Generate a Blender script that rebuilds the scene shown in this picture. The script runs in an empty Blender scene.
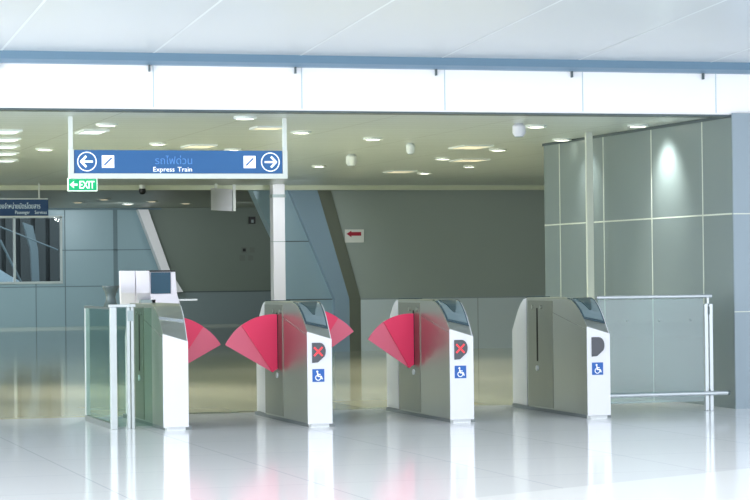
import bpy, bmesh, math, random
from mathutils import Vector, Matrix
random.seed(4)
PI = math.pi
scn = bpy.context.scene
COL = scn.collection

# ------------------------------------------------------------------ camera
F = 2350.0; AZ = math.radians(16.7); PIT = math.atan(22/2350); ROLL = 0.011; EYE = 1.33
_f = Vector((math.sin(AZ)*math.cos(PIT), math.cos(AZ)*math.cos(PIT), math.sin(PIT)))
_r = Vector((math.cos(AZ), -math.sin(AZ), 0)); _u = _r.cross(_f)
r2 = _r*math.cos(ROLL) - _u*math.sin(ROLL); u2 = _u*math.cos(ROLL) + _r*math.sin(ROLL)
cam_d = bpy.data.cameras.new('camera'); cam = bpy.data.objects.new('camera', cam_d); COL.objects.link(cam)
cam_d.sensor_width = 36; cam_d.lens = 36*F/750; cam_d.clip_end = 300; cam_d.clip_start = 0.1
M4 = Matrix((r2, u2, -_f)).transposed().to_4x4(); M4.translation = Vector((0, 0, EYE)); cam.matrix_world = M4
scn.camera = cam

# ------------------------------------------------------------------ world, big lights, exposure
w = bpy.data.worlds.new('sky'); scn.world = w; w.use_nodes = True
wn = w.node_tree.nodes; wb = wn['Background']; wb.inputs[0].default_value = (0.90, 0.94, 1.0, 1); wb.inputs[1].default_value = 1.38
def area(name, loc, rot, sx, sy, power, col):
    d = bpy.data.lights.new(name, 'AREA'); d.shape = 'RECTANGLE'; d.size = sx; d.size_y = sy; d.energy = power; d.color = col
    o = bpy.data.objects.new(name, d); COL.objects.link(o); o.location = loc; o.rotation_euler = rot; return o
area('facade_daylight', (5, -9, 5.0), (math.radians(80), 0, 0), 26, 9, 120, (0.95, 0.97, 1.0))
area('side_front_fill', (-8.7, 14.5, 1.9), (0, math.radians(-90), 0), 3.4, 8, 700, (0.97, 0.98, 1.0))  # unseen fill added at the left to brighten the gates' left flanks
area('hall_side_fill', (-7.6, 29.5, 1.45), (0, math.radians(-90), 0), 2.4, 15, 370, (1.0, 1.0, 0.93))  # added fill out of view, lights the hall ceiling, floor and right wall
area('rear_side_fill', (-7.6, 50, 1.6), (0, math.radians(-90), 0), 2.6, 18, 90, (0.88, 0.96, 1.0))  # another unseen fill, added for the rear hall
scn.view_settings.view_transform = 'Standard'; scn.view_settings.look = 'None'
scn.view_settings.gamma = 1; scn.view_settings.use_curve_mapping = False
scn.view_settings.exposure = 0.75

def ray(x, y): return _f*F + r2*(x-375) + u2*(250-y)
def atY(x, y, Y):
    d = ray(x, y); return d*(Y/d.y) + Vector((0, 0, EYE))
def atZ(x, y, z):
    d = ray(x, y); return d*((z-EYE)/d.z) + Vector((0, 0, EYE))
def XZ(x, y, Y):
    p = atY(x, y, Y); return (p.x, p.z)

# ------------------------------------------------------------------ materials
def lin(c): return tuple((v/255/12.92 if v/255 <= 0.04045 else ((v/255+0.055)/1.055)**2.4) for v in c)
def mat(name, rgb, rough=0.5, metal=0.0, spec=0.5, emit=None, es=0, noise=0.0, nscale=8, stretch=None, bump=0.0, alpha=1.0, coat=0.0):
    m = bpy.data.materials.new(name); m.use_nodes = True; nt = m.node_tree; b = nt.nodes['Principled BSDF']
    c = lin(rgb) + (1,)
    b.inputs['Base Color'].default_value = c; b.inputs['Roughness'].default_value = rough
    b.inputs['Metallic'].default_value = metal; b.inputs['Specular IOR Level'].default_value = spec
    b.inputs['Alpha'].default_value = alpha; b.inputs['Coat Weight'].default_value = coat
    if emit: b.inputs['Emission Color'].default_value = lin(emit)+(1,); b.inputs['Emission Strength'].default_value = es
    tc = nt.nodes.new('ShaderNodeTexCoord'); mp = nt.nodes.new('ShaderNodeMapping'); nz = nt.nodes.new('ShaderNodeTexNoise')
    nz.inputs['Scale'].default_value = nscale
    if stretch: mp.inputs['Scale'].default_value = stretch
    nt.links.new(tc.outputs['Object'], mp.inputs[0]); nt.links.new(mp.outputs[0], nz.inputs['Vector'])
    if noise > 0:
        mr = nt.nodes.new('ShaderNodeMapRange'); mr.inputs[3].default_value = 1-noise; mr.inputs[4].default_value = 1+noise
        nt.links.new(nz.outputs['Fac'], mr.inputs[0])
        mx = nt.nodes.new('ShaderNodeVectorMath'); mx.operation = 'SCALE'; mx.inputs[0].default_value = c[:3]
        nt.links.new(mr.outputs[0], mx.inputs['Scale']); nt.links.new(mx.outputs[0], b.inputs['Base Color'])
        mr2 = nt.nodes.new('ShaderNodeMapRange'); mr2.inputs[3].default_value = max(0.02, rough*(1-noise)); mr2.inputs[4].default_value = min(1, rough*(1+noise))
        nt.links.new(nz.outputs['Fac'], mr2.inputs[0]); nt.links.new(mr2.outputs[0], b.inputs['Roughness'])
    if bump > 0:
        bp = nt.nodes.new('ShaderNodeBump'); bp.inputs['Strength'].default_value = bump; bp.inputs['Distance'].default_value = 0.01
        nt.links.new(nz.outputs['Fac'], bp.inputs['Height']); nt.links.new(bp.outputs[0], b.inputs['Normal'])
    return m
def grid_mat(name, rgb, line, rough, metal, spec, bw, bh, mortar, noise=0.03, axis='XY', offset=0.0):
    """panel / tile surface: procedural brick grid in object space"""
    m = mat(name, rgb, rough, metal, spec); nt = m.node_tree; b = nt.nodes['Principled BSDF']
    tc = nt.nodes.new('ShaderNodeTexCoord'); br = nt.nodes.new('ShaderNodeTexBrick')
    br.offset = offset; br.inputs['Scale'].default_value = 1; br.inputs['Brick Width'].default_value = bw; br.inputs['Row Height'].default_value = bh
    br.inputs['Mortar Size'].default_value = mortar; br.inputs['Mortar Smooth'].default_value = 0.1
    c = lin(rgb)
    br.inputs['Color1'].default_value = tuple(v*(1+noise) for v in c)+(1,); br.inputs['Color2'].default_value = tuple(v*(1-noise) for v in c)+(1,)
    br.inputs['Mortar'].default_value = lin(line)+(1,)
    if axis == 'XZ':
        mp = nt.nodes.new('ShaderNodeMapping'); mp.inputs['Rotation'].default_value = (-PI/2, 0, 0)
        nt.links.new(tc.outputs['Object'], mp.inputs[0]); nt.links.new(mp.outputs[0], br.inputs['Vector'])
    else: nt.links.new(tc.outputs['Object'], br.inputs['Vector'])
    nt.links.new(br.outputs['Color'], b.inputs['Base Color'])
    return m
def glass_mat(name, tint, refl=0.35, rough=0.03):
    m = bpy.data.materials.new(name); m.use_nodes = True; nt = m.node_tree; nt.nodes.clear()
    out = nt.nodes.new('ShaderNodeOutputMaterial'); mix = nt.nodes.new('ShaderNodeMixShader')
    tr = nt.nodes.new('ShaderNodeBsdfTransparent'); tr.inputs[0].default_value = lin(tint)+(1,)
    gl = nt.nodes.new('ShaderNodeBsdfGlossy'); gl.inputs['Roughness'].default_value = rough; gl.inputs[0].default_value = (0.93, 0.98, 1, 1)
    fr = nt.nodes.new('ShaderNodeLayerWeight'); fr.inputs[0].default_value = refl
    ge = nt.nodes.new('ShaderNodeNewGeometry'); sb = nt.nodes.new('ShaderNodeMath'); sb.operation = 'SUBTRACT'; sb.inputs[0].default_value = 1
    ml = nt.nodes.new('ShaderNodeMath'); ml.operation = 'MULTIPLY'; nt.links.new(ge.outputs['Backfacing'], sb.inputs[1])
    nt.links.new(fr.outputs['Fresnel'], ml.inputs[0]); nt.links.new(sb.outputs[0], ml.inputs[1]); nt.links.new(ml.outputs[0], mix.inputs[0]); nt.links.new(tr.outputs[0], mix.inputs[1]); nt.links.new(gl.outputs[0], mix.inputs[2])
    nt.links.new(mix.outputs[0], out.inputs[0]); return m

M = {}
M['floor'] = grid_mat('polished_pale_stone', (236, 239, 242), (214, 219, 223), 0.10, 0, 0.44, 1.3, 1.3, 0.006, 0.012)
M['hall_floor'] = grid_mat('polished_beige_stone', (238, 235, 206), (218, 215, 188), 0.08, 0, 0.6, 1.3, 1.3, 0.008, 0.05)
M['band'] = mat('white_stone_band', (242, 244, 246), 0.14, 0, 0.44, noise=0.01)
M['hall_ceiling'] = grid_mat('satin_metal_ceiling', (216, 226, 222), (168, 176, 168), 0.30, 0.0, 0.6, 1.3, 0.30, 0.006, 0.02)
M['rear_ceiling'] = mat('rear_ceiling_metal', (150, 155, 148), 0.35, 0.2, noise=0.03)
M['canopy'] = mat('canopy_metal_panel', (208, 214, 218), 0.28, 0.1, 0.6, noise=0.02, nscale=1.2)
M['lip'] = mat('canopy_edge_metal', (112, 142, 164), 0.35, 0.3)
M['joint_light'] = mat('light_joint', (238, 244, 246), 0.5)
M['joint_pale'] = mat('pale_wall_joint', (204, 212, 202), 0.5)
M['joint_and_shade'] = mat('grey_blue_joint_and_shade', (104, 128, 138), 0.6)
M['joint_dark'] = mat('dark_joint', (78, 92, 96), 0.6)
M['fascia'] = mat('white_fascia_panel', (252, 253, 254), 0.35, 0, 0.4)
M['fascia_joint'] = mat('fascia_joint', (196, 210, 216), 0.6)
M['grey_panel'] = mat('grey_wall_panel', (124, 138, 139), 0.28, 0.15, 0.5, noise=0.02, nscale=2)
M['blue_panel'] = mat('blue_grey_wall_panel', (140, 156, 166), 0.3, 0.1, 0.5, noise=0.02, nscale=2)
M['far_panel'] = mat('far_blue_grey_panel', (142, 170, 182), 0.35, 0.05, noise=0.02, nscale=1)
M['low_panel'] = mat('lower_wall_panel', (128, 144, 148), 0.35, 0.05, noise=0.02, nscale=1)
M['dark_wall'] = mat('dark_green_grey_wall', (118, 132, 124), 0.45, 0.05, noise=0.03, nscale=0.7)
M['centre_base'] = mat('centre_base_panel', (200, 216, 220), 0.35, 0.0, noise=0.02, nscale=1)
M['centre_wall'] = mat('green_grey_centre_wall', (158, 172, 166), 0.45, 0.0, noise=0.03, nscale=0.7)
M['beam_shade'] = mat('beam_shaded_strip', (122, 130, 118), 0.45)  # beam face turning away; its shade is put into the colour
M['beam'] = mat('blue_steel_beam', (142, 168, 186), 0.25, 0.2, noise=0.04, nscale=1.2)
M['white'] = mat('white_painted_metal', (218, 221, 227), 0.32, 0, 0.5)
M['cream'] = mat('cream_beam_edge', (214, 222, 198), 0.5)
M['column'] = mat('white_glossy_column', (240, 241, 248), 0.25, 0, 0.6, noise=0.04, nscale=1.5)
M['steel'] = mat('brushed_steel', (170, 174, 166), 0.30, 0.9, noise=0.06, nscale=6, stretch=(30, 30, 1.0))
M['steel_mid'] = mat('brushed_steel_housing', (138, 142, 132), 0.33, 0.9, noise=0.06, nscale=6, stretch=(30, 30, 1.0))
M['shade_line'] = mat('shade_line_grey', (132, 134, 128), 0.6)
M['slot'] = mat('slot_black', (18, 20, 22), 0.7)
M['plinth'] = mat('plinth_grey', (120, 128, 130), 0.35, 0.4)
M['plinth_light'] = mat('plinth_pale', (214, 220, 222), 0.3, 0.1)
M['screen'] = mat('reader_glass', (112, 132, 138), 0.12, 0, 0.8)
M['card_sensor'] = mat('card_sensor_glass', (52, 76, 82), 0.3)
M['monitor_glass'] = mat('monitor_glass', (44, 82, 104), 0.45, 0, 0.4)
M['screen_dark'] = mat('dark_glass', (58, 80, 90), 0.2, 0, 0.7)
M['indicator'] = mat('indicator_glass', (58, 62, 72), 0.15, 0, 0.6)
M['red_led'] = mat('red_led', (215, 60, 70), 0.5, emit=(230, 50, 60), es=0.35)
M['blue_sticker'] = mat('blue_sticker', (30, 92, 170), 0.4)
M['sticker_white'] = mat('sticker_white', (245, 248, 252), 0.4)
M['flap_in'] = mat('red_flap_panel', (246, 58, 104), 0.4, 0, 0.4)
M['flap_out'] = mat('pale_red_flap_panel', (246, 116, 144), 0.4, 0, 0.4, alpha=0.88)
M['flap_edge'] = mat('flap_dark_edge', (176, 26, 58), 0.4)
M['glass'] = glass_mat('clear_green_glass', (230, 241, 236), 0.06)
M['glass_side'] = glass_mat('aqua_barrier_glass', (206, 228, 232), 0.54)
M['frame_grey'] = mat('window_frame_metal', (176, 190, 192), 0.4)
M['window_glass'] = glass_mat('window_pane_glass', (210, 222, 226), 0.15)
M['rail'] = mat('polished_rail', (196, 204, 208), 0.25, 0.6)
M['post_white'] = mat('white_post', (188, 196, 198), 0.28, 0.2)
M['sign_blue'] = mat('sign_blue', (44, 96, 150), 0.55, emit=(44, 106, 170), es=0.12)
M['sign_ghost'] = mat('sign_pale_blue_lettering', (84, 140, 204), 0.5, emit=(84, 140, 204), es=0.15)
M['sign_white'] = mat('sign_lettering', (240, 246, 252), 0.5, emit=(235, 242, 250), es=0.45)
M['sign_frame'] = mat('sign_frame_white', (224, 232, 228), 0.4)
M['navy'] = mat('sign_navy', (34, 66, 104), 0.5, emit=(34, 66, 104), es=0.1)
M['navy_text'] = mat('sign_navy_lettering', (190, 208, 210), 0.5, emit=(180, 200, 205), es=0.25)
M['exit_green'] = mat('exit_green', (20, 160, 110), 0.5, emit=(20, 165, 112), es=0.7)
M['exit_white'] = mat('exit_lettering', (225, 250, 240), 0.5, emit=(225, 250, 240), es=0.8)
M['lamp'] = mat('lamp_diffuser', (255, 252, 238), 0.5, emit=(255, 250, 230), es=5.0)
M['lamp_soft'] = mat('soft_lamp_diffuser', (255, 244, 214), 0.5, emit=(255, 240, 205), es=0.35)
M['lamp_cool'] = mat('cool_panel_diffuser', (240, 248, 255), 0.5, emit=(232, 242, 250), es=0.6)
M['black'] = mat('black_plastic', (26, 30, 32), 0.4)
M['dark_grey'] = mat('dark_grey_metal', (82, 96, 98), 0.4, 0.3)
M['mid_grey'] = mat('mid_grey_plastic', (150, 166, 168), 0.4, 0.2)
M['shell'] = mat('white_plastic_shell', (238, 236, 246), 0.35)
M['plate_dim'] = mat('dim_switch_plate', (112, 122, 116), 0.5)
M['red_sign'] = mat('red_sign_arrow', (168, 36, 58), 0.5)
M['notice'] = mat('wall_notice_white', (226, 232, 226), 0.5)
M['cladding'] = mat('outdoor_cladding', (92, 92, 90), 0.6, noise=0.05)
M['outdoor_white'] = mat('outdoor_white_roof', (240, 246, 252), 0.6)
M['outdoor_ground'] = mat('outdoor_paving', (120, 128, 128), 0.8, noise=0.05)
M['pole_pale'] = mat('pale_outdoor_pole', (150, 158, 160), 0.5)

# ------------------------------------------------------------------ mesh helpers
def bx(bm, x0, x1, y0, y1, z0, z1):
    vs = [bm.verts.new(p) for p in ((x0,y0,z0),(x1,y0,z0),(x1,y1,z0),(x0,y1,z0),(x0,y0,z1),(x1,y0,z1),(x1,y1,z1),(x0,y1,z1))]
    for f in ((3,2,1,0),(4,5,6,7),(0,1,5,4),(1,2,6,5),(2,3,7,6),(3,0,4,7)): bm.faces.new([vs[i] for i in f])
def prism_xz(bm, pts, y0, y1):
    """polygon given in X-Z, extruded along Y"""
    a = [bm.verts.new((p[0], y0, p[1])) for p in pts]; b = [bm.verts.new((p[0], y1, p[1])) for p in pts]
    n = len(pts); bm.faces.new(a); bm.faces.new(b[::-1])
    for i in range(n): bm.faces.new((a[i], b[i], b[(i+1) % n], a[(i+1) % n]))
def prism_yz(bm, pts, x0, x1):
    a = [bm.verts.new((x0, p[0], p[1])) for p in pts]; b = [bm.verts.new((x1, p[0], p[1])) for p in pts]
    n = len(pts); bm.faces.new(a); bm.faces.new(b[::-1])
    for i in range(n): bm.faces.new((a[i], b[i], b[(i+1) % n], a[(i+1) % n]))
def tube(bm, p0, p1, r, seg=12, r1=None):
    p0 = Vector(p0); p1 = Vector(p1); d = (p1-p0).normalized()
    a = d.orthogonal().normalized(); b = d.cross(a); r1 = r if r1 is None else r1
    A = [bm.verts.new(p0 + (a*math.cos(2*PI*i/seg)+b*math.sin(2*PI*i/seg))*r) for i in range(seg)]
    B = [bm.verts.new(p1 + (a*math.cos(2*PI*i/seg)+b*math.sin(2*PI*i/seg))*r1) for i in range(seg)]
    bm.faces.new(A[::-1]); bm.faces.new(B)
    for i in range(seg): bm.faces.new((A[i], A[(i+1) % seg], B[(i+1) % seg], B[i]))
def lathe(bm, prof, cx=0, cy=0, seg=24):
    rings = [[bm.verts.new((cx+r*math.cos(2*PI*i/seg), cy+r*math.sin(2*PI*i/seg), z)) for i in range(seg)] for r, z in prof]
    bm.faces.new(rings[0][::-1]); bm.faces.new(rings[-1])
    for a, b in zip(rings, rings[1:]):
        for i in range(seg): bm.faces.new((a[i], a[(i+1) % seg], b[(i+1) % seg], b[i]))
def ring_xz(bm, cx, cz, r0, r1, y0, y1, a0=0, a1=2*PI, seg=32):
    closed = abs(a1-a0-2*PI) < 1e-6; n = seg if closed else seg+1; q = []
    for i in range(n):
        t = a0+(a1-a0)*i/seg; c, s = math.cos(t), math.sin(t)
        q.append([bm.verts.new((cx+r*c, y, cz+r*s)) for r, y in ((r0,y0),(r1,y0),(r1,y1),(r0,y1))])
    for i in range(n if closed else n-1):
        A, B = q[i], q[(i+1) % n]
        for k in range(4): bm.faces.new((A[k], A[(k+1) % 4], B[(k+1) % 4], B[k]))
    if not closed: bm.faces.new(q[0]); bm.faces.new(q[-1][::-1])
def bar_xz(bm, p, q, wd, y0, y1):
    p = Vector((p[0], p[1])); q = Vector((q[0], q[1])); d = (q-p).normalized(); n = Vector((-d.y, d.x))*wd/2
    prism_xz(bm, [p+n, q+n, q-n, p-n], y0, y1)
def obj(name, bm, m, parent=None, bevel=0.0, smooth=False):
    bmesh.ops.recalc_face_normals(bm, faces=bm.faces)
    me = bpy.data.meshes.new(name); bm.to_mesh(me); bm.free(); me.materials.append(m)
    if smooth:
        for p in me.polygons: p.use_smooth = True
        me.set_sharp_from_angle(angle=math.radians(40))
    o = bpy.data.objects.new(name, me); COL.objects.link(o)
    if parent: o.parent = parent
    if bevel:
        b = o.modifiers.new('bevel', 'BEVEL'); b.width = bevel; b.segments = 2; b.limit_method = 'ANGLE'
    return o
def one(fn, *a, **k):
    bm = bmesh.new(); fn(bm, *a, **k); return bm
def tag(o, label, cat, group=None):
    o['label'] = label; o['category'] = cat
    if group: o['group'] = group
    return o
def thing(name, label, cat, loc, group=None):
    o = bpy.data.objects.new(name, None); o.empty_display_size = 0.1; COL.objects.link(o); o.location = loc
    return tag(o, label, cat, group)
def struct(name, bm, m, parent=None, **k):
    o = obj(name, bm, m, parent, **k)
    if not parent: o['kind'] = 'structure'
    return o
def text(name, body, size, m, parent, loc, align='LEFT', depth=0.002, sx=1.0, weight=0.0):
    c = bpy.data.curves.new(name, 'FONT'); c.body = body; c.size = size; c.extrude = depth; c.offset = weight
    c.align_x = align; c.resolution_u = 2
    tmp = bpy.data.objects.new('tmp_text', c); COL.objects.link(tmp)
    bpy.context.view_layer.update()
    me = bpy.data.meshes.new_from_object(tmp.evaluated_get(bpy.context.evaluated_depsgraph_get()))
    bpy.data.objects.remove(tmp); me.materials.clear(); me.materials.append(m); me.name = name
    o = bpy.data.objects.new(name, me); COL.objects.link(o); o.parent = parent; o.location = loc
    o.rotation_euler = (PI/2, 0, 0); o.scale = (sx, 1, 1); return o

# ------------------------------------------------------------------ the room
ZC = 2.785; YB = 20.40; YW = 60.9; YM = 38.1
struct('floor', one(bx, -14, 26, -14, 21.9, -0.20, 0.0), M['floor'])
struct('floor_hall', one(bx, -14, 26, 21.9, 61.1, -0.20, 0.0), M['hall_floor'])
struct('floor_outside', one(bx, -14, 26, 61.1, 70, -0.20, 0.0), M['outdoor_ground'])
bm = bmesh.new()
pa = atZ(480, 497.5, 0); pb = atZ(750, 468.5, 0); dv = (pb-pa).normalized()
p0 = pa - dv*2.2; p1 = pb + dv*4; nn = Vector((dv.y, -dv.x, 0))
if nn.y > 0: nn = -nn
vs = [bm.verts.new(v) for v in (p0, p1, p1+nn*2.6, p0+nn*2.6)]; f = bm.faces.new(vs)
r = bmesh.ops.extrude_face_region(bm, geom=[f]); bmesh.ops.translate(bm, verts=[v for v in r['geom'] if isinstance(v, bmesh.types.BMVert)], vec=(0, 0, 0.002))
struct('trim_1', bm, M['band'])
# inner hall ceiling, edge beam, deeper rear ceiling
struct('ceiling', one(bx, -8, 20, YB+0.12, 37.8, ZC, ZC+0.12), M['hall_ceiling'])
bm = bmesh.new(); bx(bm, -8, 20, 37.8, 37.95, ZC-0.075, ZC+0.5)
struct('trim_2', bm, M['cream'])
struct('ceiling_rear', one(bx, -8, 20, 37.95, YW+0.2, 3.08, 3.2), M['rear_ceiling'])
# white fascia over the opening
ft = 3.168
struct('trim_3', one(bx, -9, 22, YB-0.06, YB+0.12, 2.782, ft), M['fascia'])
bm = bmesh.new(); x = 4.083-1.35*9
while x < 21:
    bx(bm, x-0.005, x+0.005, YB-0.063, YB-0.058, 2.80, ft); x += 1.35
struct('trim_4', bm, M['fascia_joint'])
struct('trim_5', one(bx, -9, 22, YB-0.07, YB+0.12, 2.765, 2.782), M['dark_grey'])
# canopy ceiling in front, rising gently towards the viewer, with a rounded darker edge
bm = bmesh.new(); slope = 0.061
prism_yz(bm, [(YB-0.05, ft), (YB-0.12, ft+0.004), (YB-0.19, ft+0.03), (YB-0.24, ft+0.095), (YB-0.24, ft+0.22), (YB-0.05, ft+0.20)], -9, 22)
struct('trim_6', bm, M['lip'])
bm = bmesh.new(); z0 = ft+0.095; ya, yb = YB-0.24, 15.6
pr = []
for i in range(13):
    t = i/12; y = ya+(yb-ya)*t; pr.append((y, z0 + slope*(ya-y)))
pr2 = [(y, z+0.12) for y, z in reversed(pr)]
prism_yz(bm, pr+pr2, -9, 22)
struct('ceiling_front', bm, M['canopy'])
bm = bmesh.new(); x = 4.055-1.325*9
while x < 21:
    a = [bm.verts.new(p) for p in ((x-.011, ya, z0-.002), (x+.011, ya, z0-.002), (x+.011, yb, z0+slope*(ya-yb)-.002), (x-.011, yb, z0+slope*(ya-yb)-.002))]
    bm.faces.new(a); x += 1.325
struct('trim_7', bm, M['joint_light'])
bm = bmesh.new(); x = 4.045-1.325*9
while x < 21:
    bx(bm, x-.006, x+.006, YB-.10, YB-.062, ft-.055, ft+.02); x += 1.325
struct('trim_8', bm, M['dark_grey'])

# right wall block
XR = 9.63; YF = 20.32
struct('wall_right', one(bx, XR, 16, YF, 25.30, 0, ZC-.001), M['grey_panel'])
struct('wall_front', one(bx, XR+.002, 16, YF-.02, YF-.001, 0, ZC+.012), M['blue_panel'])
bm = bmesh.new()
for y in (20.98, 22.22, 23.51, 24.81):
    bx(bm, XR-.003, XR, y-.008, y+.008, 0, ZC-.02)
bx(bm, XR-.003, XR, YF, 25.30, 1.838, 1.852); bx(bm, XR, 16, YF-.024, YF-.02, 1.838, 1.850)
bx(bm, XR, 16, YF-.024, YF-.02, .912, .922)
struct('trim_9', bm, M['joint_pale'])
struct('trim_10', one(bx, XR-.012, XR, YF, 25.32, ZC-.03, ZC-.001), M['joint_dark'])

# left far wall with a window
wx0, wx1, wz0, wz1 = 4.6, 9.745, 1.17, 2.855
bm = bmesh.new()
bx(bm, -8, wx0, YW, YW+.2, 0, 3.08); bx(bm, wx0, wx1, YW, YW+.2, 0, wz0); bx(bm, wx0, wx1, YW, YW+.2, wz1, 3.08); bx(bm, wx1, 12.75, YW, YW+.19, 0, 3.08)
struct('wall_left', bm, M['far_panel'])
bm = bmesh.new()
for z in (1.985, 1.04):
    for xa, xb in ((-8, wx0), (wx1, 12.4)) if z > 1.2 else ((-8, 12.4),): bx(bm, xa, xb, YW-.01, YW, z-.012, z+.012)
for x in (2.6, 5.9, 9.083): bx(bm, x-.012, x+.012, YW-.01, YW, 0, wz0-.05)
bx(bm, 9.835, 9.86, YW-.01, YW, 0, 3.03); bx(bm, 11.12, 11.23, YW-.01, YW, .86, 3.03)  # wide upright strip is a shading step painted in the joint colour
bx(bm, -8, 12.4, YW-.02, YW, 3.03, 3.08)
struct('trim_11', bm, M['joint_and_shade'])
win = bpy.data.objects.new('window_1', None); COL.objects.link(win); win.location = (wx0, YW, wz0); win['kind'] = 'structure'
bm = bmesh.new(); W_, H_ = wx1-wx0, wz1-wz0
bx(bm, -.03, W_+.03, -.05, .05, -.05, .01); bx(bm, -.03, W_+.03, -.05, .05, H_-.03, H_+.03)
for x in (0, 8.531-wx0, W_-.0, 6.6-wx0): bx(bm, x-.026, x+.026, -.05, .05, 0, H_)
obj('window_frame', bm, M['frame_grey'], win)
for i, (xa, xb) in enumerate(((.04, 6.56-wx0), (6.64-wx0, 8.49-wx0), (8.57-wx0, W_-.04))):
    obj('pane', one(bx, xa, xb, .0, .02, .01, H_-.03), M['window_glass'], win)
# far dark wall, centre
struct('wall_rear', one(prism_xz, [(12.75, .86), (12.44, 1.44), (11.88, 3.03), (11.88, 3.08), (20, 3.08), (20, .86)], YW-.012, YW+.2), M['dark_wall'])
struct('wall_rear_base', one(bx, 12.42, 20, YW-.02, YW+.2, 0, .86), M['low_panel'])
struct('trim_12', one(bx, 12.42, 20, YW-.035, YW-.02, .845, .87), M['joint_dark'])
# mid block (nearer dark wall) with its blue panel
bm = bmesh.new()
prism_xz(bm, [(9.25, 2.84), (9.60, 2.08), (9.70, 1.88), (9.70, 0), (11.05, 0), (11.05, .88), (10.52, 2.84)], YM, YM+.3)
struct('wall_centre_panel', bm, M['far_panel'])
bm = bmesh.new(); bx(bm, 9.70, 10.6, YM-.012, YM, 1.85, 1.866); bx(bm, 9.70, 10.67, YM-.012, YM, .872, .89)
struct('trim_13', bm, M['joint_dark'])
struct('wall_centre', one(prism_xz, [(11.05, .885), (10.49, 2.84), (19.8, 2.84), (19.8, .885)], YM-.001, YM+.3), M['centre_wall'])
bm = bmesh.new(); bx(bm, 11.0, 19.8, YM-.03, YM+.3, 0, .885)
struct('wall_centre_base', bm, M['centre_base'])
bm = bmesh.new()
for x in (12.0, 13.25, 14.5, 15.75): bx(bm, x-.006, x+.006, YM-.033, YM-.03, 0, .87)
bx(bm, 11.16, 19.8, YM-.036, YM-.03, .865, .885)
struct('trim_14', bm, M['mid_grey'])
struct('trim_15', one(bx, -8, 19.8, YM-.02, YM+.28, 2.83, 3.09), M['dark_wall'])
struct('wall_side_left', one(bx, -8.2, -8, YB+.1, YW+.2, 0, 3.2), M['far_panel'])
struct('wall_side_right', one(bx, 19.8, 20, 25.3, YW, 0, 3.2), M['dark_wall'])
# inclined beams
yb0 = YM-.14
bm = bmesh.new(); prism_xz(bm, [(9.904, 2.72), (10.674, .883), (10.674, 0), (10.928, 0), (10.928, .88), (10.39, 2.72)], yb0, YM-.001)
tag(obj('inclined_beam', bm, M['beam']), 'blue steel inclined beam beside the white arrow notice, upright below knee height', 'beam')
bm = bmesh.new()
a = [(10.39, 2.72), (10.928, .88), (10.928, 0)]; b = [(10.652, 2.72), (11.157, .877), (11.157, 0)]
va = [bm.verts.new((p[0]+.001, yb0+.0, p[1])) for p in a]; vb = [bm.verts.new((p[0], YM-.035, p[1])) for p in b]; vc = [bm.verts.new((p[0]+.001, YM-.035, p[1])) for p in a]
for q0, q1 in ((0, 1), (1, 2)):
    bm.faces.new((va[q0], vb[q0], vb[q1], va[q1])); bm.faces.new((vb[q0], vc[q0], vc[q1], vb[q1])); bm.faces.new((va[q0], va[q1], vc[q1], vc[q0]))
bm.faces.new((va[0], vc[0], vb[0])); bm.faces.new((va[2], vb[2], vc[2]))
struct('trim_16', bm, M['beam_shade'])
bm = bmesh.new(); prism_xz(bm, [(11.72, 3.03), (12.32, 1.44), (12.60, .86), (12.90, .86), (12.55, 1.44), (11.99, 3.03)], YW-.35, YW-.02)
tag(obj('inclined_beam', bm, M['column'], smooth=False), 'pale inclined beam on the far wall left of the dark wall', 'beam')
# white column
t = thing('column', 'glossy white square column behind the second gate from the left', 'column', (9.53, 37.3, 0))
obj('shaft', one(bx, -.10, .10, -.11, .11, 0, ZC-.001), M['column'], t, bevel=.01)
obj('collar', one(bx, -.11, .11, -.12, .12, ZC-.22, ZC-.17), M['mid_grey'], t)
obj('collar', one(bx, -.105, .105, -.115, .115, 1.84, 1.85), M['mid_grey'], t)
# slim pale post near right wall
t = thing('slim_post', 'slim pale full-height post standing behind the rightmost gate', 'post', (9.34, 23.2, 0))
obj('post', one(bx, -.036, .036, -.02, .02, 0.012, ZC-.001), M['joint_pale'], t)
obj('base_plate', one(bx, -.07, .07, -.06, .06, 0, .012), M['steel'], t)

# ------------------------------------------------------------------ outdoors beyond the window
tag(obj('cladding_wall', one(lambda bm: [bx(bm, 2+i*.42, 2.3+i*.42, 67.0, 67.2, 0, 5) for i in range(24)] + [bx(bm, 1.8, 12.2, 67.15, 67.4, 0, 5)]), M['cladding']),
    'grey ribbed outdoor wall seen through the left window', 'wall')
tag(obj('white_roof', one(prism_xz, [(7.2, 0), (9.45, 0), (9.3, 1.05), (8.75, 1.35), (7.6, 2.1), (7.2, 2.3)], 63.5, 64.0), M['outdoor_white']),
    'bright white sloping structure outside the lower left window corner', 'structure')
bm = bmesh.new(); A = XZ(27, 226, 64.5); B = XZ(34, 250, 64.5); C_ = XZ(37, 284, 64.5)
prism_xz(bm, [(A[0]-.12, A[1]+.1), (A[0]+.15, A[1]), (B[0]+.1, B[1]), (C_[0]+.09, -.0), (C_[0]-.1, 0), (B[0]-.1, B[1])], 64.4, 64.6)
tag(obj('leaning_pole', bm, M['pole_pale']), 'pale leaning pole outside behind the window', 'pole')
bm = bmesh.new(); P_ = [XZ(*q, 63) for q in ((0, 227), (58, 250))]
bm2 = bmesh.new(); tube(bm2, (P_[0][0]-1.5, 63, P_[0][1]+.62), (P_[1][0], 63, P_[1][1]), .02); bm.free()
tag(obj('stay_cable', bm2, M['pole_pale']), 'thin pale cable slanting down to the right outside window', 'cable')
P_ = [XZ(*q, 62.6) for q in ((0, 240), (22, 284))]
tag(obj('stay_cable', one(tube, (P_[0][0], 62.6, P_[0][1]), (P_[1][0], 62.6, P_[1][1]), .03), M['pole_pale']), 'steep thicker cable outside the left window edge', 'cable')

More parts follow.
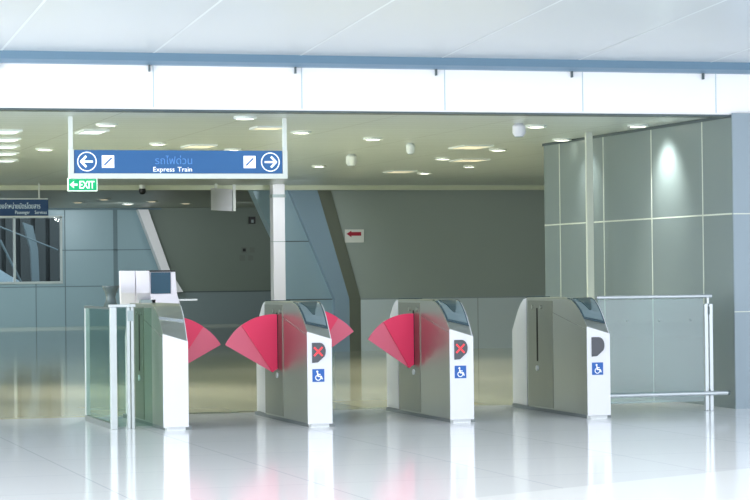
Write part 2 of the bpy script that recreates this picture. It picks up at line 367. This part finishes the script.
# ------------------------------------------------------------------ gates
GW = .292
def plan(y):   # left x, right x of the cabinet at depth y
    xl = 0 if y <= 1.50 else 0.03+0.055*(y-1.5)/.65
    xr = GW-(0 if y >= .65 else 0.03+0.055*(.65-y)/.65)
    return xl, xr
ST = [(0, .825, .760), (.09, .895, .845), (.19, .965, .935), (.30, 1.022, 1.008), (.40, 1.056, 1.052), (.50, 1.070, 1.070), (.649, 1.072, 1.072), (.651, 1.072, 1.072)]
ST = ST + [(1.499, 1.072, 1.072), (1.501, 1.072, 1.072)] + [(2.15-y, r_, l_) for y, l_, r_ in reversed(ST[:6])]
Z0 = .035
def body_bm():
    bm = bmesh.new(); rows = []
    for y, zl, zr in ST:
        xl, xr = plan(y)
        rows.append([bm.verts.new(p) for p in ((xl, y, Z0), (xl, y, zl), (xr, y, zr), (xr, y, Z0))])
    for a, b in zip(rows, rows[1:]):
        for k in range(4): bm.faces.new((a[k], a[(k+1) % 4], b[(k+1) % 4], b[k]))
    bm.faces.new(rows[0]); bm.faces.new(rows[-1][::-1]); return bm
def shell_bm(near=True):
    """white end shell: the end face and the flank that tapers beside it"""
    bm = bmesh.new(); e = .006; pts = []
    ys = [s for s in ST if s[0] <= .645]
    # flank on the right side
    rows = []
    for y, zl, zr in ys:
        xl, xr = plan(y)
        rows.append((y, xr, zr))
    def put(x, y, z):
        return bm.verts.new((x, y, z) if near else (GW-x, 2.15-y, z))
    O = [[put(xr+e, y, Z0-.005), put(xr+e, y, z-.004)] for y, xr, z in rows]
    I = [[put(xr-.004, y, Z0-.005), put(xr-.004, y, z-.004)] for y, xr, z in rows]
    for i in range(len(rows)-1):
        bm.faces.new((O[i][0], O[i+1][0], O[i+1][1], O[i][1])); bm.faces.new((I[i][0], I[i][1], I[i+1][1], I[i+1][0]))
        bm.faces.new((O[i][1], O[i+1][1], I[i+1][1], I[i][1])); bm.faces.new((O[i][0], I[i][0], I[i+1][0], O[i+1][0]))
    bm.faces.new((O[-1][0], I[-1][0], I[-1][1], O[-1][1])); bm.faces.new((O[0][0], O[0][1], I[0][1], I[0][0]))
    # end face, a slab with a sloping top edge
    x0, x1 = -.004, plan(0)[1]+e
    q = [(x0, Z0-.005), (x1, Z0-.005), (x1, .757), (x0, .822)]
    A = [put(x, -.012, z) for x, z in q]; B = [put(x, -.0005, z) for x, z in q]
    bm.faces.new(A); bm.faces.new(B[::-1])
    for i in range(4): bm.faces.new((A[i], B[i], B[(i+1) % 4], A[(i+1) % 4]))
    return bm
def hood_bm(a, b, xa, xb, off, th, near=True, taper=0.0):
    """curved plate lying on the sloping top between depths a and b; xa, xb are fractions of the width"""
    bm = bmesh.new(); rows = []
    def zz(y):
        for s, t_ in zip(ST, ST[1:]):
            if s[0] <= y <= t_[0]:
                k = (y-s[0])/(t_[0]-s[0]); return s[1]+(t_[1]-s[1])*k, s[2]+(t_[2]-s[2])*k
    n = 8
    for i in range(n+1):
        y = a+(b-a)*i/n; zl, zr = zz(y); xl, xr = plan(y); row = []
        k_ = taper*(1-i/n)
        for fx, o_ in ((xa+k_, off), (xb-k_, off), (xb-k_, off+th), (xa+k_, off+th)):
            x = xl+(xr-xl)*fx; z = zl+(zr-zl)*fx+o_
            row.append(bm.verts.new((x, y-o_*.6, z) if near else (GW-x, 2.15-y+o_*.6, z)))
        rows.append(row)
    for p, q in zip(rows, rows[1:]):
        for k in range(4): bm.faces.new((p[k], p[(k+1) % 4], q[(k+1) % 4], q[k]))
    bm.faces.new(rows[0]); bm.faces.new(rows[-1][::-1]); return bm
def fan_leaf(cx, cz, side, ra, rb, a0, a1, y):
    bm = bmesh.new(); n = 10; pts = [(cx, cz)]
    for i in range(n+1):
        k = i/n; a = math.radians(a0+(a1-a0)*k); r_ = ra+(rb-ra)*k
        pts.append((cx+side*math.cos(a)*r_, cz+math.sin(a)*r_))
    prism_xz(bm, pts, y, y+.014); return bm
def make_gate(x, y0, label, symbols, cross, left=None, right=None, hood=True, sy=1.02):
    g = thing('ticket_gate', label, 'ticket gate', (x, y0, 0), 'ticket gates in a row across the floor')
    obj('cabinet', body_bm(), M['steel'], g, bevel=.006)
    obj('end_shell', shell_bm(True), M['white'], g); obj('end_shell', shell_bm(False), M['white'], g)
    # flap housing and slanting shade lines on both flanks
    for near in (True, False):
        def P(bm, xa, xb, ya, yb_, za, zb):
            if not near: xa, xb, ya, yb_ = GW-xb, GW-xa, 2.15-yb_, 2.15-ya
            bx(bm, xa, xb, ya, yb_, za, zb)
        bm = bmesh.new(); P(bm, -.006, -.0005, .84, 1.485, .05, 1.045); h = obj('flap_housing', bm, M['steel_mid'], g)
        bm = bmesh.new(); P(bm, -.009, -.0062, sy-.015, sy+.015, .475, .975); obj('slot', bm, M['slot'], h)
        for yy in (sy-.11, sy+.11):
            bm = bmesh.new(); xx = -.006 if near else GW+.006; yk = yy if near else 2.15-yy
            tube(bm, (xx, yk, .985), (xx+(-.012 if near else .012), yk, .985), .018, 14); obj('knob', bm, M['steel'], h, smooth=True)
        bm = bmesh.new(); yk = sy if near else 2.15-sy; xx = -.006 if near else GW+.006
        tube(bm, (xx, yk, .41), (xx+(-.012 if near else .012), yk, .41), .026, 16); obj('lock', bm, M['plinth_light'], h, smooth=True)
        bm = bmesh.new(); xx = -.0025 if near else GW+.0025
        # slanting shade on the near flank panel, painted as a thin strip
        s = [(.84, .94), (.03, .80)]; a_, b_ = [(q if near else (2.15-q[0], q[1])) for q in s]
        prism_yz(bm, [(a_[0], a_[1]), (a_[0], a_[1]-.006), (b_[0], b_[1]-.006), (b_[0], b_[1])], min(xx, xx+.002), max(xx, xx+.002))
        obj('shade_line', bm, M['shade_line'], g)
    # plinths
    obj('plinth', one(bx, .03, GW-.03, .10, 2.05, 0, Z0), M['plinth'], g)
    obj('foot', one(bx, .03, .19, .012, .10, 0, Z0-.001), M['plinth_light'], g)
    obj('foot', one(bx, .105, GW-.03, 2.05, 2.138, 0, Z0-.001), M['plinth_light'], g)
    if hood:
        for near in (True, False):
            fr = obj('reader_surface', hood_bm(.085, .50, .03, .97, .0015, .006, near), M['screen_dark'], g)
            obj('display', hood_bm(.105, .44, .09, .91, .0078, .003, near), M['screen'], fr)
            obj('card_sensor', hood_bm(.20, .43, .16, .84, .0112, .006, near, .30), M['card_sensor'], fr)
    else:
        for near in (True,):
            obj('hood_band', hood_bm(.16, .19, .0, 1.0, .001, .004, near), M['rail'], g)
    if symbols:
        ym = -.0125
        def dshape(x0, z0, x1, z1):
            p = [(x0, z0), (x0, z1), (x0+(x1-x0)*.55, z1)]
            for i in range(1, 9):
                a = PI/2-PI*.72*i/8; p.append((x0+(x1-x0)*.55+(x1-x0)*.45*math.cos(a), z1-(z1-z0)*.42+(z1-z0)*.42*math.sin(a)))
            p.append((x0+(x1-x0)*.42, z0+.004)); return p
        ind = obj('indicator', one(prism_xz, dshape(.036, .555, .158, .728), ym-.008, ym), M['indicator'], g)
        if cross:
            bm = bmesh.new(); cx, cz, s = .090, .652, .037
            bar_xz(bm, (cx-s, cz-s), (cx+s, cz+s), .016, ym-.012, ym-.0085); bar_xz(bm, (cx-s, cz+s), (cx+s, cz-s), .016, ym-.0125, ym-.0085)
            obj('red_cross', bm, M['red_led'], ind)
        st = obj('wheelchair_sticker', one(bx, .038, .144, ym-.003, ym, .392, .502), M['blue_sticker'], g)
        bm = bmesh.new(); sx, sz = .037, .392
        def T(a, b): return (sx+a*.11, sz+b*.11)
        ring_xz(bm, *T(.40, .80), 0.0005, .009, ym-.0045, ym-.0031, seg=12)
        bar_xz(bm, T(.42, .70), T(.46, .42), .011, ym-.0045, ym-.0031); bar_xz(bm, T(.44, .58), T(.66, .58), .008, ym-.0046, ym-.0031)
        bar_xz(bm, T(.44, .43), T(.70, .43), .010, ym-.0047, ym-.0031); bar_xz(bm, T(.70, .45), T(.80, .20), .010, ym-.0045, ym-.0031)
        ring_xz(bm, *T(.47, .33), .019, .026, ym-.0048, ym-.0031, math.radians(120), math.radians(375), 18)
        obj('wheelchair_symbol', bm, M['sticker_white'], st)
    for side, spec in ((-1, left), (1, right)):
        if not spec: continue
        yy = sy if side < 0 else 2.15-sy; cx = -.055 if side < 0 else GW+.03; Y = y0+yy; sl = .0 if side < 0 else GW
        tip, mid, cz = spec
        tp = XZ(*tip, Y); md = XZ(*mid, Y); c0 = (x+cx, cz)
        def pol(p): dx, dz = abs(p[0]-c0[0]), p[1]-c0[1]; return math.hypot(dx, dz), math.degrees(math.atan2(dz, dx))
        rt, at_ = pol(tp); rm, am = pol(md)
        bm = bmesh.new(); e_ = sl+side*.007; pts = [(cx, cz)]; aa = math.degrees(math.acos(max(-1, min(1, (e_-cx)*side/(rm+.012)))))
        for i in range(11):
            a = math.radians(am+(aa-am)*i/10); pts.append((cx+side*math.cos(a)*(rm+.012*i/10), cz+math.sin(a)*(rm+.012*i/10)))
        pts[-1] = (e_, pts[-1][1]); pts.append((e_, cz+.03)); prism_xz(bm, pts[:], yy-.010, yy+.004)
        f1 = obj('flap', bm, M['flap_in'], g)
        obj('edge_strip', one(bx, min(e_, e_-side*.03), max(e_, e_-side*.03), yy+.0045, yy+.010, cz+.035, pts[-2][1]-.01), M['flap_edge'], f1)
        obj('flap', fan_leaf(cx, cz, side, rm, rt, am+1, at_, yy+.006), M['flap_out'], g)
        bm = bmesh.new(); tube(bm, (cx, yy-.016, cz+.012), (cx, yy+.024, cz+.012), .013, 14); obj('pivot', bm, M['flap_in'], f1, smooth=True)
    return g
make_gate(4.00, 19.62, 'leftmost white and steel gate beside the glass side screen, without stickers on its face', False, False, None, ((221, 344.7), (203, 326.7), .45), hood=False)
make_gate(5.235, 19.50, 'ticket gate with red flaps spread on both sides, second from left', True, True, ((225.5, 345), (241.4, 325.4), .44), ((354, 331.5), (338, 318), .50))
make_gate(6.53, 19.52, 'ticket gate with a red cross and one red flap on its left only', True, True, ((368.4, 339.5), (383.4, 322), .45), None)
make_gate(7.82, 19.52, 'ticket gate at the right beside the railing, no red flap or cross showing', True, False, None, None, sy=1.24)

# ------------------------------------------------------------------ glass screen left of the first gate
t = thing('glass_screen', 'corner glass screen with white posts left of the leftmost gate', 'glass barrier', (3.645, 20.06, 0))
obj('glass_panel', one(bx, -.006, .006, .03, 1.30, .03, 1.03), M['glass'], t)
obj('bottom_rail', one(bx, -.02, .02, .02, 1.31, 0, .05), M['plinth'], t)
obj('top_rail', one(bx, -.018, .018, .02, 1.32, 1.03, 1.05), M['dark_grey'], t)
obj('post', one(bx, -.012, .03, 1.31, 1.35, 0, 1.05), M['post_white'], t, bevel=.003)
obj('post', one(bx, -.020, .034, -.03, .02, 0, 1.05), M['post_white'], t, bevel=.003)
obj('top_bar', one(bx, -.03, .20, -.032, .024, 1.051, 1.075), M['post_white'], t, bevel=.003)
p = obj('post', one(bx, .125, .150, -.025, .015, 0, 1.05), M['post_white'], t, bevel=.003)
p = obj('post', one(bx, .160, .185, -.025, .015, 0, 1.05), M['post_white'], t, bevel=.003)
obj('clamp', one(bx, .13, .18, -.030, -.026, .93, 1.02), M['mid_grey'], p)
obj('glass_panel', one(bx, .20, .345, -.004, .006, .02, 1.04), M['glass'], t)
obj('glass_strip', one(bx, .045, .118, -.004, .006, .02, 1.04), M['glass'], t)

# terminal behind the first gate
yt = 22.15
t = thing('ticket_terminal', 'white terminal with dark screen standing up behind the leftmost gate', 'terminal', (4.32, yt, 0))
obj('base_plate', one(bx, -.12, .22, -.12, .14, 0, .03), M['mid_grey'], t)
obj('pedestal', one(bx, -.02, .12, -.03, .09, .03, 1.09), M['mid_grey'], t)
def L(x, y): q = XZ(x, y, yt); return (q[0]-4.32, q[1])
for xa, xb in ((119.5, 134), (134.8, 148.5)):
    bm = bmesh.new(); (x0, z1), (x1, _), (_, zm), (_, z0_) = L(xa, 271), L(xb, 271), L(xa, 293), L(xa, 306)
    prism_yz(bm, [(-.05, z1), (-.06, zm), (.12, z0_), (.18, z0_), (.02, zm), (.03, z1)], x0, x1)
    k = .012
    for v in bm.verts:
        if v.co.z < zm-.01: v.co.x += .035
    obj('back_shell', bm, M['shell'], t, bevel=.004)
(x0, z1), (x1, z0_) = L(149.5, 272), L(175.5, 304)
zm = L(150, 294)[1]
bm = bmesh.new(); prism_xz(bm, [(x0, z1), (x1-.005, z1), (x1+.01, zm), (x1+.04, z0_), (x0+.02, z0_), (x0-.005, zm)], -.03, .12)
mh = obj('monitor_housing', bm, M['shell'], t, bevel=.004)
obj('screen', one(bx, x0+.006, x1-.052, -.036, -.0305, zm+.002, z1-.004), M['monitor_glass'], mh)
obj('top_cap', one(bx, x0-.01, x1-.01, -.04, .13, z1+.001, z1+.016), M['black'], mh)
(xs, zs), (xe, _) = L(176, 300), L(197, 300)
obj('tray', one(bx, xs-.01, xe, -.02, .10, zs-.008, zs+.008), M['plinth_light'], t)
q = XZ(110.7, 297, 21.95)
t = thing('flared_stand', 'small grey hourglass-shaped stand head behind the glass screen post', 'stand', (q[0], 21.95, 0))
obj('stem', one(tube, (0, 0, .01), (0, 0, 1.04), .018), M['mid_grey'], t, smooth=True)
obj('base_plate', one(lathe, [(.03, 0), (.03, .012)]), M['mid_grey'], t)
obj('flared_head', one(lathe, [(.072, 1.03), (.054, 1.07), (.044, 1.12), (.056, 1.17), (.076, 1.205), (.078, 1.218), (.062, 1.218)]), M['dark_grey'], t, smooth=True)
obj('rim', one(lathe, [(.082, 1.2185), (.082, 1.228)]), M['dark_grey'], t, smooth=True)

# ------------------------------------------------------------------ right railing
t = thing('glass_railing', 'glass railing with polished handrail joining the rightmost gate to the wall', 'railing', (8.17, 20.15, 0))
obj('handrail', one(tube, (.0, 0, 1.071), (1.155, 0, 1.071), .016), M['rail'], t, smooth=True)
obj('handrail_bracket', one(bx, 1.105, 1.125, -.008, .008, 1.0, 1.06), M['rail'], t)
obj('glass_panel', one(bx, .01, 1.065, -.006, .006, .09, 1.05), M['glass_side'], t)
po = obj('post', one(bx, 1.075, 1.110, -.02, .02, 0, 1.0), M['rail'], t, bevel=.004)
po = obj('post', one(bx, 1.122, 1.157, -.02, .02, 0, 1.0), M['rail'], t, bevel=.004)
obj('clamp', one(bx, 1.108, 1.124, -.026, .0, .90, .97), M['dark_grey'], po)
obj('clamp', one(bx, 1.108, 1.124, -.026, .0, .15, .20), M['dark_grey'], po)
kr = obj('kick_rail', one(tube, (.06, -.05, .165), (1.285, -.05, .165), .019), M['rail'], t, smooth=True)
obj('end_cap', one(tube, (1.285, -.05, .165), (1.305, -.05, .165), .023), M['dark_grey'], kr, smooth=True)
for zz in (.55, .85):
    for xx in (.30, .62, .93):
        if zz == .85 : obj('glass_button', one(tube, (xx, -.014, zz), (xx, -.0065, zz), .009, 10), M['mid_grey'], t)

# ------------------------------------------------------------------ hanging direction sign
YS = 21.4
(sx0, sz1), (sx1, sz0) = XZ(68.5, 150, YS), XZ(287, 179, YS)
sz0 = 2.215; sz1 = 2.478; sw = sx1-sx0; sh = sz1-sz0
t = thing('direction_sign', 'wide hanging blue sign with white arrows reading Express Train', 'sign', (sx0, YS, sz0))
bm = bmesh.new(); bx(bm, .05, sw-.05, -.02, .03, .05, sh); board = obj('sign_board', bm, M['sign_blue'], t)
bm = bmesh.new(); bx(bm, 0, sw, -.03, .035, 0, .048); bx(bm, 0, .045, -.03, .035, .048, sh+.005); bx(bm, sw-.045, sw, -.03, .035, .048, sh+.005)
obj('sign_frame', bm, M['sign_frame'], t, bevel=.004)
for xx in (.0, sw-.04):
    obj('hanger', one(bx, xx, xx+.04, -.008, .012, sh+.006, ZC-sz0-.001), M['sign_frame'], t)
zc = .05+(sh-.05)/2; R_ = .090; ys = -.0205
for cx, d in ((.165, -1), (sw-.165, 1)):
    bm = bmesh.new(); ring_xz(bm, cx, zc, R_-.009, R_, ys-.004, ys)
    rg = obj('arrow_ring', bm, M['sign_white'], board)
    bm = bmesh.new(); bar_xz(bm, (cx-d*.055, zc), (cx+d*.05, zc), .018, ys-.004, ys)
    for s in (-1, 1): bar_xz(bm, (cx+d*.058, zc-s*.004), (cx+d*.006, zc+s*.050), .020, ys-.0045-.0003*s, ys)
    obj('arrow', bm, M['sign_white'], rg)
for cx in (.360, sw-.365):
    ic = obj('icon_plate', one(bx, cx-.057, cx+.057, ys-.004, ys, zc-.057, zc+.057), M['sign_white'], board)
    obj('icon_slash', one(bar_xz, (cx-.035, zc-.033), (cx+.035, zc+.035), .014, ys-.006, ys-.0041), M['sign_blue'], ic)
tx = XZ(152.3, 171, YS)[0]-sx0
text('sign_text', 'Express', .062, M['sign_white'], board, (tx, ys-.003, .066), sx=1.06)
text('sign_text', 'Train', .062, M['sign_white'], board, (XZ(177, 171, YS)[0]-sx0, ys-.003, .066), sx=1.06)
text('sign_text', 'รถไฟด่วน', .095, M['sign_ghost'], board, (tx+.02, ys-.002, .135), sx=1.0)

# exit sign
YE = 33.0
t = thing('exit_sign', 'small green EXIT sign with left arrow hanging below the blue sign', 'sign', (XZ(82.5, 191, YE)[0], YE, 2.517))
bd = obj('sign_box', one(bx, -.21, .21, -.02, .03, 0, .185), M['exit_white'], t)
gp = obj('sign_face', one(bx, -.198, .198, -.026, -.0205, .012, .173), M['exit_green'], t)
bm = bmesh.new(); bar_xz(bm, (-.135, .0925), (-.075, .0925), .030, -.030, -.0265); prism_xz(bm, [(-.185, .0925), (-.125, .145), (-.125, .04)], -.0302, -.0265)
obj('arrow', bm, M['exit_white'], gp)
text('sign_text', 'EXIT', .150, M['exit_white'], gp, (-.055, -.0285, .040), sx=.72, weight=.003)
obj('hanger', one(bx, -.15, -.135, 0, .012, .186, ZC-2.517-.001), M['dark_grey'], t); obj('hanger', one(bx, .135, .15, 0, .012, .186, ZC-2.517-.001), M['dark_grey'], t)

# navy sign at left
YN = 37.0
(a0, b0), (a1, b1) = XZ(-14, 216, YN), XZ(48, 199.5, YN)
t = thing('navy_sign', 'long navy sign with pale lettering at the left edge over the window', 'sign', (a0, YN, b0))
sw2, sh2 = a1-a0, b1-b0
bd = obj('sign_board', one(bx, 0, sw2, -.02, .03, 0, sh2), M['navy'], t)
obj('sign_frame', one(lambda bm: [bx(bm, 0, sw2, -.025, .035, -.022, -.001), bx(bm, 0, sw2, -.025, .035, sh2+.001, sh2+.018)]), M['sign_frame'], t)
text('sign_text', 'ห้องจำหน่ายบัตรโดยสาร', .110, M['navy_text'], bd, (.16, -.023, .115), sx=.66)
text('sign_text', 'Passenger', .075, M['navy_text'], bd, (.45, -.023, .030), sx=.78)
text('sign_text', 'Services', .075, M['navy_text'], bd, (.76, -.023, .030), sx=.78)
for xx in (.15, sw2-.15): obj('hanger', one(bx, xx, xx+.02, 0, .02, sh2+.019, ZC-b0-.001), M['sign_frame'], t)

# display box hung under the ceiling edge
YD = 37.2
t = thing('hanging_display', 'pale blue hanging display box under the ceiling behind the blue sign', 'display', (XZ(222, 208, YD)[0], YD, 2.33))
q = [XZ(*p_, YD) for p_ in ((206, 187), (206, 208), (236, 204.2), (236, 186))]
cx0 = t.location.x
bm = bmesh.new()
pf = [(q[0][0]-cx0, -.25), (q[2][0]-cx0, .25)]
zb, zt = .05, ZC-.08-2.33
A = [bm.verts.new(v) for v in ((pf[0][0], -.35, .02), (pf[1][0], .25, .02), (pf[1][0], .25, zt), (pf[0][0], -.35, zt), (pf[0][0]+.04, -.30, .02), (pf[1][0], .32, .02), (pf[1][0], .32, zt), (pf[0][0]+.04, -.30, zt))]
for fc in ((0,1,2,3),(5,4,7,6),(0,4,5,1),(3,2,6,7),(1,5,6,2),(0,3,7,4)): bm.faces.new([A[i] for i in fc])
obj('display_panel', bm, M['column'], t)
obj('side_post', one(bx, pf[1][0]+.001, pf[1][0]+.045, .2, .25, .02, ZC-2.331), M['sign_frame'], t)
obj('hanger', one(bx, pf[0][0]+.1, pf[0][0]+.14, -.22, -.18, zt+.001, ZC-2.331), M['sign_frame'], t)

# dome camera under the beam, notice and small fixtures on the dark walls
p_ = XZ(140.5, 182, 37.75)
t = thing('dome_camera', 'small black dome camera under the ceiling edge, right of EXIT sign', 'camera', (p_[0], 37.6, ZC-.12))
obj('mount', one(lathe, [(.05, .06), (.05, .119)]), M['sign_frame'], t); obj('dome', one(lathe, [(.01, -.035), (.035, -.028), (.052, -.005), (.058, .025), (.052, .059)]), M['black'], t, smooth=True)
(n0, m1), (n1, m0) = XZ(344.5, 229.5, YM), XZ(363.5, 242.5, YM)
t = thing('wall_notice', 'white notice with a red left-pointing arrow on the dark wall', 'notice', (n0, YM-.001, m0)); nw, nh = n1-n0, m1-m0
pl = obj('plate', one(bx, 0, nw, -.03, -.001, 0, nh), M['notice'], t)
bm = bmesh.new(); bar_xz(bm, (.10, nh*.66), (nw-.05, nh*.66), .062, -.034, -.0305); prism_xz(bm, [(.025, nh*.66), (.11, nh*.66+.055), (.11, nh*.66-.055)], -.0345, -.0305)
obj('arrow', bm, M['red_sign'], pl)
p_ = XZ(251.5, 220.5, YW)
t = thing('wall_box', 'small black box high on the far dark wall', 'box', (p_[0], YW-.001, p_[1]-.09))
bb = obj('housing', one(bx, -.085, .085, -.10, 0, 0, .19), M['black'], t); obj('label_plate', one(bx, -.03, .03, -.106, -.1005, .03, .11), M['mid_grey'], bb)
for k, (px, py, lb, sz) in enumerate(((244, 250, 'upper left dark switch plate on the far dark wall', .08), (252, 250, 'upper right faint plate on the far dark wall', .07), (242, 258, 'lower left faint plate on the far dark wall', .075), (250.5, 258, 'lower right faint plate on the far dark wall', .07))):
    p_ = XZ(px, py, YW); dd = thing('wall_switch', lb, 'switch', (p_[0], YW-.001, p_[1]), 'switch plates on the dark wall')
    pp = obj('plate', one(bx, -sz, sz, -.02, 0, -sz, sz), M['plate_dim'], dd)
    obj('rocker', one(bx, -sz*.5, sz*.5, -.028, -.0205, -sz*.5, sz*.5), M['black'] if k == 0 else M['plate_dim'], pp)

# ------------------------------------------------------------------ ceiling fixtures
GL = 'recessed ceiling downlights'
def downlight(px, py, label, r_=.085, m='lamp', spot=0):
    p = atZ(px, py, ZC-.001)
    t = thing('downlight', label, 'ceiling light', (p.x, p.y, ZC-.022), GL)
    bm = bmesh.new(); seg = 24; ring = []
    for i in range(seg):
        a = 2*PI*i/seg; c, s = math.cos(a), math.sin(a)
        ring.append([bm.verts.new((rr*c, rr*s, z)) for rr, z in ((r_, 0), (r_+.025, .004), (r_+.025, .021), (r_, .021))])
    for i in range(seg):
        A, B = ring[i], ring[(i+1) % seg]
        for k in range(4): bm.faces.new((A[k], A[(k+1) % 4], B[(k+1) % 4], B[k]))
    obj('trim_ring', bm, M['sign_frame'], t, smooth=True)
    obj('diffuser', one(lathe, [(r_*.6, .001), (r_-.001, .006), (r_-.001, .018)]), M[m], t)
    if spot:
        d = bpy.data.lights.new('downlight_lamp', 'SPOT'); d.energy = spot*3; d.spot_size = math.radians(100); d.spot_blend = .8; d.color = (1, .97, .88); d.shadow_soft_size = .05
        o = bpy.data.objects.new('downlight_lamp', d); COL.objects.link(o); o.parent = t; o.location = (0, 0, -.02)
for a in (
    (245, 117, 'downlight nearest the white fascia above the blue sign', .11, 'lamp', 0),
    (301, 131.5, 'downlight just right of the blue sign hanger', .11, 'lamp', 0),
    (158, 143, 'downlight just above the middle of the blue sign', .10, 'lamp', 20),
    (233, 149, 'downlight touching the top edge of the blue sign at its right', .11, 'lamp', 20),
    (45, 148.5, 'downlight left of the blue sign nearest the left edge', .11, 'lamp', 30),
    (107, 124, 'downlight above the left arrow of the blue sign, nearest fascia', .11, 'lamp', 30),
    (373, 138, 'downlight over the gap between the second and third gates', .11, 'lamp', 30),
    (319, 165.5, 'small far downlight right of the blue sign near the ceiling edge', .10, 'lamp', 20),
    (443, 158, 'downlight straight above the third gate, middle row', .11, 'lamp', 25),
    (498, 149, 'downlight left of the grey wall corner, middle row', .11, 'lamp', 25),
    (424.5, 172.5, 'farthest downlight above the third gate by the ceiling edge', .11, 'lamp', 20),
    (469.6, 166, 'far small downlight below two wide ceiling panels', .09, 'lamp', 15),
    (536, 125.5, 'bright downlight near the fascia above the rightmost gate', .11, 'lamp', 25),
    (562, 138.8, 'downlight near the left end of the grey wall top', .11, 'lamp', 0),
    (638, 125, 'downlight over the grey wall between its two lit patches', .11, 'lamp', 0)):
    downlight(a[0], a[1], a[2], a[3]*.75, a[4], a[5])
# two wall-washing downlights: set close to the wall, they make the scallops
for px, py, lb, pw in ((608, 139, 'downlight washing the left part of the grey wall', 8), (689, 126, 'downlight washing the grey wall with the brightest patch', 16)):
    downlight(px, py, lb, .10, 'lamp')
for y, pw in ((23.9, 20), (21.8, 60)):
    d = bpy.data.lights.new('wall_washer_lamp', 'SPOT'); d.energy = pw; d.spot_size = math.radians(84); d.spot_blend = 1; d.color = (1, .99, .93); d.shadow_soft_size = .06
    o = bpy.data.objects.new('wall_washer_lamp', d); COL.objects.link(o); o.location = (9.25, y, ZC-.06)
    o.rotation_euler = Vector((.50, 0, -.75)).to_track_quat('-Z', 'Y').to_euler()
for k, (px, py, lb) in enumerate(((15, 203, 'rear hall downlight above the navy sign'), (78, 202, 'rear hall downlight right of the navy sign'), (104, 199, 'rear hall downlight under the EXIT sign'), (128, 204, 'rear hall downlight above the left inclined beam'), (152, 201, 'rear hall downlight right of the left inclined beam'), (186, 203, 'rear hall downlight left of the hanging display box'))):
    p = atZ(px, py, 3.078)
    t = thing('downlight', lb, 'ceiling light', (p.x, p.y, 3.05), 'rear hall downlights')
    obj('trim_ring', one(lathe, [(.15, .012), (.15, .029)]), M['sign_frame'], t); obj('diffuser', one(lathe, [(.07, 0), (.10, .0115)]), M['lamp_soft'], t)
# added spot without a fixture, to brighten the white column and the inclined beam
d = bpy.data.lights.new('column_fill', 'SPOT'); d.energy = 75; d.spot_size = math.radians(80); d.spot_blend = 1; d.shadow_soft_size = .08; d.color = (.93, .96, 1)
o = bpy.data.objects.new('column_fill', d); COL.objects.link(o); o.location = (9.5, 35.2, ZC-.06); o.rotation_euler = Vector((.12, 2.2, -1.0)).to_track_quat('-Z', 'Y').to_euler()
for x, pw in ((-4, 150), (0, 150), (4, 150), (7.5, 160), (10.5, 150), (13.5, 50), (16.5, 40)):  # unseen spots added to brighten the far walls
    d = bpy.data.lights.new('rear_wall_fill', 'SPOT'); d.energy = pw; d.spot_size = math.radians(130); d.spot_blend = 1; d.color = (.92, .98, 1); d.shadow_soft_size = .15
    o = bpy.data.objects.new('rear_wall_fill', d); COL.objects.link(o); o.location = (x, 56, 2.95)
    o.rotation_euler = Vector((0, .9, -.55)).to_track_quat('-Z', 'Y').to_euler()
def panel(px, py, w_, d_, label, m='lamp_soft', group='rectangular ceiling light panels'):
    p = atZ(px, py, ZC-.001)
    t = thing('ceiling_light_panel', label, 'ceiling light', (p.x, p.y, ZC-.02), group)
    obj('frame', one(lambda bm: [bx(bm, -w_/2-.02, w_/2+.02, -d_/2-.02, -d_/2, 0, .019), bx(bm, -w_/2-.02, w_/2+.02, d_/2, d_/2+.02, 0, .019), bx(bm, -w_/2-.02, -w_/2, -d_/2, d_/2, 0, .019), bx(bm, w_/2, w_/2+.02, -d_/2, d_/2, 0, .019)]), M['sign_frame'], t)
    obj('diffuser', one(bx, -w_/2, w_/2, -d_/2, d_/2, .003, .018), M[m], t)
panel(471, 146.3, .32, .55, 'warm rectangular ceiling panel upper of two above the third gate')
panel(469.6, 159.5, .34, .50, 'warm rectangular ceiling panel lower of two above the third gate')
panel(400, 171, .32, .5, 'warm rectangular panel near ceiling edge between second and third gates')
panel(199, 145.5, .28, .45, 'warm rectangular panel just above the middle of the blue sign')
panel(92, 131, .22, .5, 'pale rectangular panel above left arrow of the blue sign', 'lamp_cool')
panel(268, 127, .26, .3, 'pale rectangular panel above the right arrow of the blue sign', 'lamp_soft')
for k, (py, lb) in enumerate(((131, 'nearest cool panel at the left edge'), (139, 'second nearest cool panel at the left edge'), (146, 'middle cool panel at the left edge'), (153, 'second farthest cool panel at the left edge'), (160, 'farthest cool panel at the left edge'))):
    panel(2, py, .30, .45, lb + ' of the ceiling', 'lamp_cool', 'cool light panels at the left')
def pendant(px, py, r_, h, label, m='sign_frame'):
    p = atZ(px, py, ZC-h/2)
    t = thing('ceiling_speaker', label, 'speaker', (p.x, p.y, ZC-h))
    obj('body', one(lathe, [(r_*.7, 0), (r_, h*.25), (r_, h*.8), (r_*.6, h-.001)], seg=20), M[m], t, smooth=True)
    obj('grille', one(lathe, [(r_*.55, -.006), (r_*.6, -.0005)], seg=20), M['mid_grey'], t)
pendant(519, 130, .065, .13, 'white cylindrical ceiling speaker left of the grey wall top', 'white')
pendant(351.5, 160, .07, .14, 'pale rounded ceiling speaker right of the blue sign')
pendant(410.6, 148.5, .05, .12, 'small pale cylinder fixture under ceiling left of two warm panels')
